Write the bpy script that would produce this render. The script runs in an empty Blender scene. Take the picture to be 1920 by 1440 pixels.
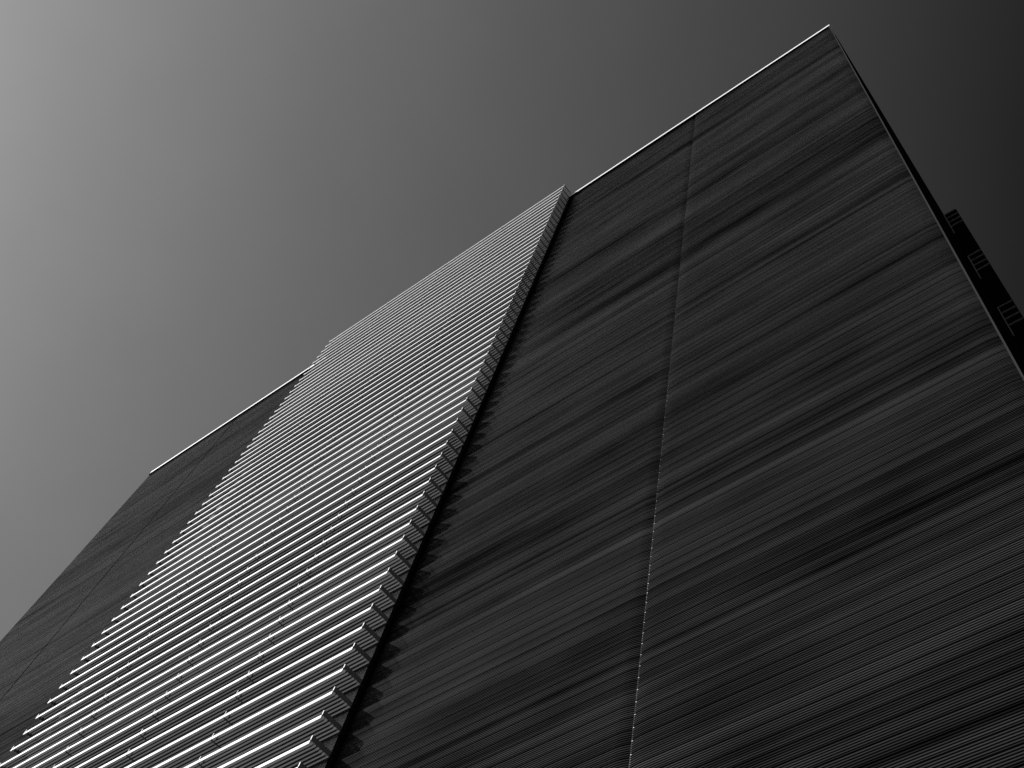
import bpy, math, random
from mathutils import Matrix, Vector

random.seed(7)
sc = bpy.context.scene
col = sc.collection

# ---------------------------------------------------------------- scale
D = 8.0          # metres from the camera to the facade plane (y = D)
CAMZ = 1.6       # eye height

# ---------------------------------------------------------------- camera
cd = bpy.data.cameras.new('camera')
cam = bpy.data.objects.new('camera', cd)
col.objects.link(cam)
rot = Matrix(((0.79723159, 0.47881739, 0.36763529),
              (0.58165052, -0.77226686, -0.25551237),
              (0.16156878, 0.41753779, -0.89417992)))
cam.matrix_world = Matrix.Translation((0, 0, CAMZ)) @ rot.to_4x4()
cd.sensor_fit = 'HORIZONTAL'
cd.sensor_width = 36.0
cd.lens = 2201.69 / 1920.0 * 36.0
cd.clip_start = 0.1
cd.clip_end = 6000.0
sc.camera = cam

# ---------------------------------------------------------------- sun and sky
SUN = Vector((-0.076, -0.067, 0.067)).normalized()
w = bpy.data.worlds.new('World')
sc.world = w
w.use_nodes = True
nt = w.node_tree
bg = nt.nodes['Background']
sky = nt.nodes.new('ShaderNodeTexSky')
sky.sky_type = 'NISHITA'
sky.sun_disc = False
sky.air_density = 1.0
sky.dust_density = 3.0
sky.ozone_density = 1.0
sky.sun_elevation = math.asin(SUN.z)
sky.sun_rotation = math.atan2(SUN.x, SUN.y)
# black and white picture taken through a red filter: the red channel only,
# with the contrast raised
sep = nt.nodes.new('ShaderNodeSeparateColor')
sub = nt.nodes.new('ShaderNodeMath'); sub.operation = 'SUBTRACT'; sub.inputs[1].default_value = 0.725
mx = nt.nodes.new('ShaderNodeMath'); mx.operation = 'MAXIMUM'; mx.inputs[1].default_value = 0.03
pw = nt.nodes.new('ShaderNodeMath'); pw.operation = 'POWER'; pw.inputs[1].default_value = 0.60
cmb = nt.nodes.new('ShaderNodeCombineColor')
nt.links.new(sky.outputs[0], sep.inputs[0])
nt.links.new(sep.outputs[0], sub.inputs[0])
nt.links.new(sub.outputs[0], mx.inputs[0])
nt.links.new(mx.outputs[0], pw.inputs[0])
# thin high haze: broad, faint unevenness
tc = nt.nodes.new('ShaderNodeTexCoord')
hz = nt.nodes.new('ShaderNodeTexNoise')
hz.inputs['Scale'].default_value = 3.2; hz.inputs['Detail'].default_value = 5.0; hz.inputs['Roughness'].default_value = 0.6
nt.links.new(tc.outputs['Generated'], hz.inputs['Vector'])
ha = nt.nodes.new('ShaderNodeMath'); ha.operation = 'MULTIPLY_ADD'; ha.inputs[1].default_value = 0.28; ha.inputs[2].default_value = 0.86
nt.links.new(hz.outputs[0], ha.inputs[0])
hm = nt.nodes.new('ShaderNodeMath'); hm.operation = 'MULTIPLY'
nt.links.new(pw.outputs[0], hm.inputs[0]); nt.links.new(ha.outputs[0], hm.inputs[1])
for i in range(3):
    nt.links.new(hm.outputs[0], cmb.inputs[i])
nt.links.new(cmb.outputs[0], bg.inputs[0])
bg.inputs[1].default_value = 0.10

sl = bpy.data.lights.new('sun', 'SUN')
sl.energy = 5.0
sl.angle = math.radians(0.5)
so = bpy.data.objects.new('sun', sl)
so.rotation_euler = SUN.to_track_quat('Z', 'Y').to_euler()
so.location = (0, 0, 120)
col.objects.link(so)

sc.cycles.use_denoising = False
sc.view_settings.view_transform = 'Standard'
sc.view_settings.look = 'None'
sc.view_settings.exposure = 0.38
sc.view_settings.gamma = 1.0
sc.view_settings.use_curve_mapping = False


# ---------------------------------------------------------------- helpers
def tag(o, label=None, cat=None, group=None, kind=None):
    if label: o['label'] = label
    if cat: o['category'] = cat
    if group: o['group'] = group
    if kind: o['kind'] = kind
    return o


def empty(name, loc=(0, 0, 0)):
    o = bpy.data.objects.new(name, None)
    o.location = loc
    o.empty_display_size = 0.5
    col.objects.link(o)
    return o


class MB:
    def __init__(s):
        s.v = []; s.f = []

    def quad(s, a, b, c, d):
        n = len(s.v); s.v += [a, b, c, d]; s.f.append((n, n + 1, n + 2, n + 3))

    def box(s, x0, x1, y0, y1, z0, z1):
        n = len(s.v)
        s.v += [(x0, y0, z0), (x1, y0, z0), (x1, y1, z0), (x0, y1, z0),
                (x0, y0, z1), (x1, y0, z1), (x1, y1, z1), (x0, y1, z1)]
        for q in ((0, 3, 2, 1), (4, 5, 6, 7), (0, 1, 5, 4), (1, 2, 6, 5), (2, 3, 7, 6), (3, 0, 4, 7)):
            s.f.append(tuple(n + i for i in q))

    def extrude_x(s, prof, xs, yoff=None, closed=False, caps=False):
        """prof: list of (y, z); swept along xs; yoff(x) bends it inwards."""
        n = len(s.v); m = len(prof)
        for x in xs:
            dy = yoff(x) if yoff else 0.0
            s.v += [(x, y + dy, z) for y, z in prof]
        for i in range(len(xs) - 1):
            for j in range(m if closed else m - 1):
                a = n + i * m + j; b = n + i * m + (j + 1) % m
                s.f.append((a, b, b + m, a + m))
        if caps:
            s.f.append(tuple(n + j for j in range(m))[::-1])
            s.f.append(tuple(n + (len(xs) - 1) * m + j for j in range(m)))

    def mesh(s, name, mat, smooth=False):
        me = bpy.data.meshes.new(name)
        me.from_pydata(s.v, [], s.f)
        me.materials.append(mat)
        if smooth:
            me.polygons.foreach_set('use_smooth', [True] * len(me.polygons))
        me.update()
        return me

    def build(s, name, mat, parent=None, smooth=False):
        return link(name, s.mesh(name, mat, smooth), parent)


def link(name, me, parent=None, loc=(0, 0, 0)):
    o = bpy.data.objects.new(name, me)
    o.location = loc
    if parent is not None: o.parent = parent
    col.objects.link(o)
    return o


# ---------------------------------------------------------------- materials
SHIFT = 63.7            # slides the weathering noise so its dark tones paint the lower-right light falloff


def mat(name, base, rough=0.5, metal=0.0, vary=None, spec=0.5, rvary=0.0):
    """vary: list of (scale xyz, weight) of stretched noises that tint the metal"""
    m = bpy.data.materials.new(name)
    m.use_nodes = True
    t = m.node_tree
    b = t.nodes['Principled BSDF']
    b.inputs['Base Color'].default_value = (base, base, base, 1)
    b.inputs['Roughness'].default_value = rough
    b.inputs['Metallic'].default_value = metal
    b.inputs['Specular IOR Level'].default_value = spec
    if vary:
        geo = t.nodes.new('ShaderNodeNewGeometry')
        acc = None
        for (scl, wt, det, rg) in vary:
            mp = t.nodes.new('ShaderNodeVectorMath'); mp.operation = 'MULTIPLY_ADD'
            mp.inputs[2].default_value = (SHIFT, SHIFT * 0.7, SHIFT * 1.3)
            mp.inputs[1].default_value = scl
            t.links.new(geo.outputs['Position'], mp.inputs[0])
            nz = t.nodes.new('ShaderNodeTexNoise')
            nz.inputs['Scale'].default_value = 1.0
            nz.inputs['Detail'].default_value = det
            nz.inputs['Roughness'].default_value = rg
            t.links.new(mp.outputs[0], nz.inputs['Vector'])
            a = t.nodes.new('ShaderNodeMath'); a.operation = 'MULTIPLY_ADD'
            a.inputs[1].default_value = wt * 2.0
            if acc is None:
                a.inputs[2].default_value = 1.0 - wt
            else:
                s2 = t.nodes.new('ShaderNodeMath'); s2.operation = 'SUBTRACT'
                s2.inputs[1].default_value = wt
                t.links.new(acc, s2.inputs[0])
                t.links.new(s2.outputs[0], a.inputs[2])
            t.links.new(nz.outputs[0], a.inputs[0])
            acc = a.outputs[0]
        mxn = t.nodes.new('ShaderNodeMath'); mxn.operation = 'MAXIMUM'; mxn.inputs[1].default_value = 0.12
        t.links.new(acc, mxn.inputs[0])
        sc_ = t.nodes.new('ShaderNodeMath'); sc_.operation = 'MULTIPLY'; sc_.inputs[1].default_value = base
        t.links.new(mxn.outputs[0], sc_.inputs[0])
        cc = t.nodes.new('ShaderNodeCombineColor')
        for i in range(3): t.links.new(sc_.outputs[0], cc.inputs[i])
        t.links.new(cc.outputs[0], b.inputs['Base Color'])
        if name.startswith('dark'):
            sp_ = t.nodes.new('ShaderNodeMath'); sp_.operation = 'MULTIPLY'; sp_.inputs[1].default_value = spec
            t.links.new(mxn.outputs[0], sp_.inputs[0])
            t.links.new(sp_.outputs[0], b.inputs['Specular IOR Level'])
        if rvary:
            r = t.nodes.new('ShaderNodeMath'); r.operation = 'MULTIPLY_ADD'
            r.inputs[1].default_value = -rvary; r.inputs[2].default_value = rough + rvary
            t.links.new(mxn.outputs[0], r.inputs[0])
            t.links.new(r.outputs[0], b.inputs['Roughness'])
    return m


PAN = 0.0307 * D       # height of one cladding panel
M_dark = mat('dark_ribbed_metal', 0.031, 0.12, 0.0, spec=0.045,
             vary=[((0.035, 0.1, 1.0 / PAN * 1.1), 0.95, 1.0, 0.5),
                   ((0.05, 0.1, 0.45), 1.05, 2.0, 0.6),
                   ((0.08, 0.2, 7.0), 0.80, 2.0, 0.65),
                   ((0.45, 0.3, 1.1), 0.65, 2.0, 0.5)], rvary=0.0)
M_tube = mat('pale_grey_cladding', 0.45, 0.8, 0.0, spec=0.0,
             vary=[((0.05, 0.1, 3.0), 0.25, 2.0, 0.5), ((0.5, 0.5, 0.8), 0.3, 3.0, 0.6)])
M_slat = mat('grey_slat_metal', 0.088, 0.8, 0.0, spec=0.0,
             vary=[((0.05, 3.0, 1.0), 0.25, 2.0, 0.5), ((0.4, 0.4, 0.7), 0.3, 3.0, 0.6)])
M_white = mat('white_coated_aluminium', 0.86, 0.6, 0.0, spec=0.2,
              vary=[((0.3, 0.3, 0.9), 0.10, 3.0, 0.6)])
M_arm = mat('grey_painted_steel', 0.22, 0.6, 0.0, spec=0.2, vary=[((3, 3, 3), 0.2, 2.0, 0.5)])
M_trim = mat('grey_corner_metal', 0.022, 0.6, 0.0, spec=0.1, vary=[((1, 1, 0.6), 0.35, 3.0, 0.6)])
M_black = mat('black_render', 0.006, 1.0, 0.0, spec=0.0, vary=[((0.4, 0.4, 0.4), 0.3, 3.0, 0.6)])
M_rail = mat('galvanised_steel', 0.20, 0.6, 0.0, spec=0.1, vary=[((2, 2, 2), 0.2, 2.0, 0.5)])
M_roof = mat('roof_felt', 0.06, 0.9)
M_ground = mat('asphalt', 0.035, 0.85, 0.0, vary=[((0.3, 0.3, 0.3), 0.35, 6.0, 0.6)])

# ---------------------------------------------------------------- ground
g = MB()
N = 24; S = 3000.0
for i in range(N):
    for j in range(N):
        x0 = -S + 2 * S * i / N; x1 = -S + 2 * S * (i + 1) / N
        y0 = -S + 2 * S * j / N; y1 = -S + 2 * S * (j + 1) / N
        g.quad((x0, y0, 0), (x1, y0, 0), (x1, y1, 0), (x0, y1, 0))
tag(g.build('ground', M_ground), kind='structure')


# ================================================================ the building
# wall coordinates: u, v in units of D; v measured from eye height
def X(u): return u * D
def Zv(v): return v * D + CAMZ


ROOF_V = 6.012
U_L, U_S1, U_TL, U_TR, U_S2, U_R = -4.790, -4.013, -3.225, -1.540, -0.789, -0.0336
ROOF = Zv(ROOF_V)
bld = empty('office_block', (X(-2.4), D, 0))
tag(bld, 'tall dark windowless block clad in fine horizontal metal ribs with a white roof edge', 'building')
BX, BY = X(-2.4), D           # children are placed relative to this


def rel(o):
    o.location = (o.location[0] - BX, o.location[1] - BY, o.location[2])
    return o


RIB = PAN / 6.0
DEPTH = 0.032
PROUD = 0.020                 # the right bay stands this much proud of the middle bay


def rib_profile(z_top, rows, y0, off=0):
    """ribs from z_top downwards, nose towards the viewer (-y)"""
    p = []
    for r in range(rows):
        for k in range(6):
            zt = z_top - (r * 6 + k) * RIB
            last = (k == 5)
            h = RIB * (0.52 if not last else 0.28)
            dp = DEPTH if not last else DEPTH * 1.4
            p += [(y0 + 0.0022, zt), (y0, zt - h * 0.22), (y0, zt - h * 0.86), (y0 + 0.0022, zt - h),
                  (y0 + DEPTH, zt - h - 0.0006), (y0 + dp, zt - h - 0.0016), (y0 + dp, zt - RIB + 0.0006)]
    p.append((y0 + 0.0022, z_top - rows * PAN))
    return p


def curl(x_edge, width, back, side):
    """sheet ends that roll gently back into the wall at a joint"""
    def f(x):
        t = (x - (x_edge - side * width)) / (side * width)
        t = max(0.0, min(1.0, t))
        return back * t * t
    return f


def xs_for(x0, x1, edges):
    s = {x0, x1}
    for (e, wd, side) in edges:
        for i in range(1, 7):
            s.add(e - side * wd * i / 6.0)
    return sorted(s)


# ---- cladding bays: (left, right, y, curl edges, first row from which panels are singled out)
bays = []
C1 = curl(X(U_S2), 0.26, 0.046, 1)
C5 = curl(X(U_S2), 0.26, 0.020, -1)
C2 = curl(X(U_R) - 0.034, 0.26, 0.024, 1)
C3 = curl(X(U_S1), 0.45, 0.080, 1)
C4 = curl(X(U_L), 0.5, 0.08, -1)
y_front = D
bays.append((X(U_TR) - 0.2, X(U_S2) - 0.003, y_front + PROUD, [(X(U_S2) - 0.003, 0.26, 1)], C1, 3.35, 1.25))
bays.append((X(U_S2), X(U_R) - 0.034, y_front, [(X(U_R) - 0.034, 0.26, 1), (X(U_S2), 0.26, -1)],
             lambda x: C2(x) + C5(x), 3.35, 0.98))
bays.append((X(U_L), X(U_S1) - 0.08, y_front, [],
             None, 4.6, 2.6))
bays.append((X(U_S1), X(U_TL) + 0.2, y_front, [(X(U_S1), 0.5, -1)], None, 4.6, 2.2))
TOPZ = Zv(5.972)
for (x0, x1, y, edges, fn, v_single, v_end) in bays:
    xs = xs_for(x0, x1, edges)
    n_up = int(round((TOPZ - Zv(v_single)) / PAN))
    n_tot = int(math.ceil((TOPZ - Zv(v_end)) / PAN))
    m = MB(); m.extrude_x(rib_profile(TOPZ, n_up, y), xs, fn)
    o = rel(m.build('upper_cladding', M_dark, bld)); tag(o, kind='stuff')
    p = MB(); p.extrude_x(rib_profile(0.0, 1, 0.0), xs, fn)
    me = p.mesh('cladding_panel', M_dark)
    for r in range(n_up, n_tot):
        o = link('cladding_panel', me, bld,
                 (-BX, y - BY + random.uniform(-0.0012, 0.0012), TOPZ - r * PAN))
    # plain wall below, out of the picture, down to the ground
    m = MB(); m.extrude_x(rib_profile(TOPZ - n_tot * PAN, int((TOPZ - n_tot * PAN) / PAN), y), [x0, x1])
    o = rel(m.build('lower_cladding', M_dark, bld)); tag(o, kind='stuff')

# core of the block behind the cladding, with its side and rear walls
yb = D * 2.9
m = MB()
m.box(X(U_L) + 0.02, X(U_R) - 0.02, D + 0.16, yb, 0.0, ROOF - 0.25)
rel(m.build('wall', M_black, bld))
m = MB(); m.box(X(U_L) + 0.3, X(U_R) - 0.3, D + 0.4, yb - 0.3, ROOF - 0.25, ROOF - 0.15)
rel(m.build('roof', M_roof, bld))

# light strip in the joint between the middle and the right bay
m = MB(); m.box(X(U_S2) + 0.003, X(U_S2) + 0.020, D + 0.0280, D + 0.0310, 4.0, TOPZ)
rel(m.build('joint_strip', M_white, bld))

# coping: a white band along the front edge, in lengths
cop_u = [U_L, -4.2, -3.6, -3.0, -2.4, -1.8, -1.2, -0.6, U_R + 0.0015]
for a, b in zip(cop_u[:-1], cop_u[1:]):
    m = MB(); m.box(X(a) + 0.004, X(b) - 0.004, D - 0.052, D + 0.38, ROOF - 0.20, ROOF)
    rel(m.build('coping', M_white, bld))
m = MB(); m.box(X(U_R) - 0.4, X(U_R) + 0.012, D + 0.384, yb + 0.05, ROOF - 0.30, ROOF)
rel(m.build('side_coping', M_black, bld))
# dark soffit behind the coping face
m = MB(); m.box(X(U_L) + 0.01, X(U_R) - 0.07, D - 0.046, D + 0.15, TOPZ - 0.010, ROOF - 0.203)
rel(m.build('soffit', M_black, bld))

# corner trim on the right edge and the left edge
m = MB()
m.box(X(U_R) - 0.030, X(U_R), D - 0.012, D + 0.16, 0.0, ROOF - 0.365)
rel(m.build('corner_trim', M_trim, bld))
m = MB(); m.box(X(U_L) - 0.03, X(U_L) - 0.004, D + 0.05, D + 0.2, 0.0, ROOF - 0.365)
rel(m.build('corner_trim', M_black, bld))

# ---- paler ribbed cladding behind the louvres, with a black post at either end
SPC = 0.07711 * D
m = MB()
pz = 0.0115 * D
ztop = Zv(5.955); zz = ztop; prof = []
while zz > Zv(1.0):
    prof += [(0.02, zz), (0.0, zz - 0.012), (0.0, zz - pz * 0.6), (0.02, zz - pz * 0.6 - 0.010)]
    zz -= pz
m.extrude_x([(D - 0.045 + y, z) for y, z in prof], [X(U_TL), X(-1.5541)])
o = rel(m.build('ribbed_backing', M_tube, bld)); tag(o, kind='stuff')
for a, b in ((U_TL - 0.010, U_TL), (-1.5540, -1.5400)):
    m = MB(); m.box(X(a), X(b), D - 0.0097 * D, D + 0.03, 0.0, Zv(5.96))
    rel(m.build('mounting_post', M_black, bld))

# ================================================================ louvres
# every louvre is a shelf: a white lip in front, a rack of slats behind it,
# carried by five arms that rise a little towards the wall
LD = 0.067 * D
TILT = 0.010 / 0.067
scr = empty('louvre_screen', (X(-2.39), D - LD, Zv(1.2)))
tag(scr, 'screen of long white horizontal louvres on dark arms standing off the dark block', 'louvre screen')
SX, SY, SZ = scr.location
LX0, LX1 = X(-3.225), X(-1.554)
BH = 0.0112 * D
m = MB()
bw = 0.022
m.extrude_x([(0, -BH / 2 + .004), (0.004, -BH / 2), (bw, -BH / 2), (bw, BH / 2), (0.004, BH / 2), (0, BH / 2 - .004)][::-1],
            [LX0, LX1 - 0.012], closed=True, caps=True)
lip_me = m.mesh('louvre', M_white)
SLP = 0.0094 * D
SH = 0.0156 * D


def slat_mb(m, i):
    y = SLP * (i + 1) - 0.004
    z0 = -BH / 2 + TILT * y
    m.extrude_x([(y, z0 + .003), (y + .003, z0), (y + .011, z0), (y + .011, z0 + SH), (y + .003, z0 + SH), (y, z0 + SH - .003)][::-1],
                [LX0 + 0.03, LX1 - 0.0115], closed=True, caps=True)


slat_me = []
for i in range(6):
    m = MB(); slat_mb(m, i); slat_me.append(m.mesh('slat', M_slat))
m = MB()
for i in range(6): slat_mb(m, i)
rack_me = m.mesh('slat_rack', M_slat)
ALEN = LD - 0.0097 * D + 0.004
AH = 0.0215 * D


def arm_mesh(th, pts):
    """flat plate cut to the outline pts (y, z); the sun on its front edge is painted in as white"""
    k = len(pts)
    vv = [(-th / 2, y, z) for y, z in pts] + [(th / 2, y, z) for y, z in pts]
    ff = [tuple(range(k)), tuple(range(2 * k - 1, k - 1, -1))]
    for i in range(k):
        j = (i + 1) % k
        ff.append((i, i + k, j + k, j))
    me = bpy.data.meshes.new('bracket')
    me.from_pydata(vv, [], ff)
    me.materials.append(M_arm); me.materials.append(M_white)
    me.polygons[2].material_index = 1  # front edge coloured white to stand for the sunlight on it
    me.update()
    return me


zb = -BH / 2
zt = BH / 2
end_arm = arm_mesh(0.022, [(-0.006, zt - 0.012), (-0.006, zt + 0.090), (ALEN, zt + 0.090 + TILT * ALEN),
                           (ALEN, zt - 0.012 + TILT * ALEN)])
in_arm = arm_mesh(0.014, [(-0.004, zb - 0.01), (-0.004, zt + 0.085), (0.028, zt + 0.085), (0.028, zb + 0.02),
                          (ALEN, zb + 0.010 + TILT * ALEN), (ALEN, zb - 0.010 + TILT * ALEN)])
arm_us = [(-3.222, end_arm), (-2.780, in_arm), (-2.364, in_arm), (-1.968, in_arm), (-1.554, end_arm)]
V0 = 6.0075
NL = 62
for k in range(NL):
    z = Zv(V0 - 0.07711 * k)
    lv = link('louvre', lip_me, scr, (-SX, D - LD - SY, z - SZ))
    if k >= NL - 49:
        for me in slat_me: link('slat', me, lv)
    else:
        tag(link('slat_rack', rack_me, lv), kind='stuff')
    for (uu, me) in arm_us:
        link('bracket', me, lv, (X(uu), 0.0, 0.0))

# ================================================================ shaft on the shaded side
S0 = 2.0 * D
shx0, shx1 = X(U_R), 0.0145 * 2.0 * D
sh_top = 2.822 * 2.0 * D + CAMZ
shaft = empty('stair_shaft', ((shx0 + shx1) / 2, S0 + 1.0, 0))
tag(shaft, 'slim black shaft with thin railings at every floor on the shaded side of the block', 'shaft')
HX, HY = (shx0 + shx1) / 2, S0 + 1.0
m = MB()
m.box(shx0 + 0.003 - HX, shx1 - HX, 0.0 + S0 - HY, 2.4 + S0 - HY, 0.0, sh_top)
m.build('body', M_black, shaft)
sp = 0.305 * 2.0 * D
for gidx in range(4):
    zt = sh_top - gidx * sp - 0.02
    for j in range(4):
        z = zt - j * 0.0305 * 2.0 * D
        m = MB(); m.box(shx0 + 0.05 - HX, shx1 - 0.02 - HX, S0 - HY - 0.06, S0 - HY - 0.02, z - 0.045, z)
        m.build('rail', M_rail, shaft)
    m = MB(); m.box(shx0 + 0.01 - HX, shx0 + 0.046 - HX, S0 - HY - 0.06, S0 - HY - 0.02, zt - 0.142 * 2.0 * D, zt)
    m.build('post', M_rail, shaft)
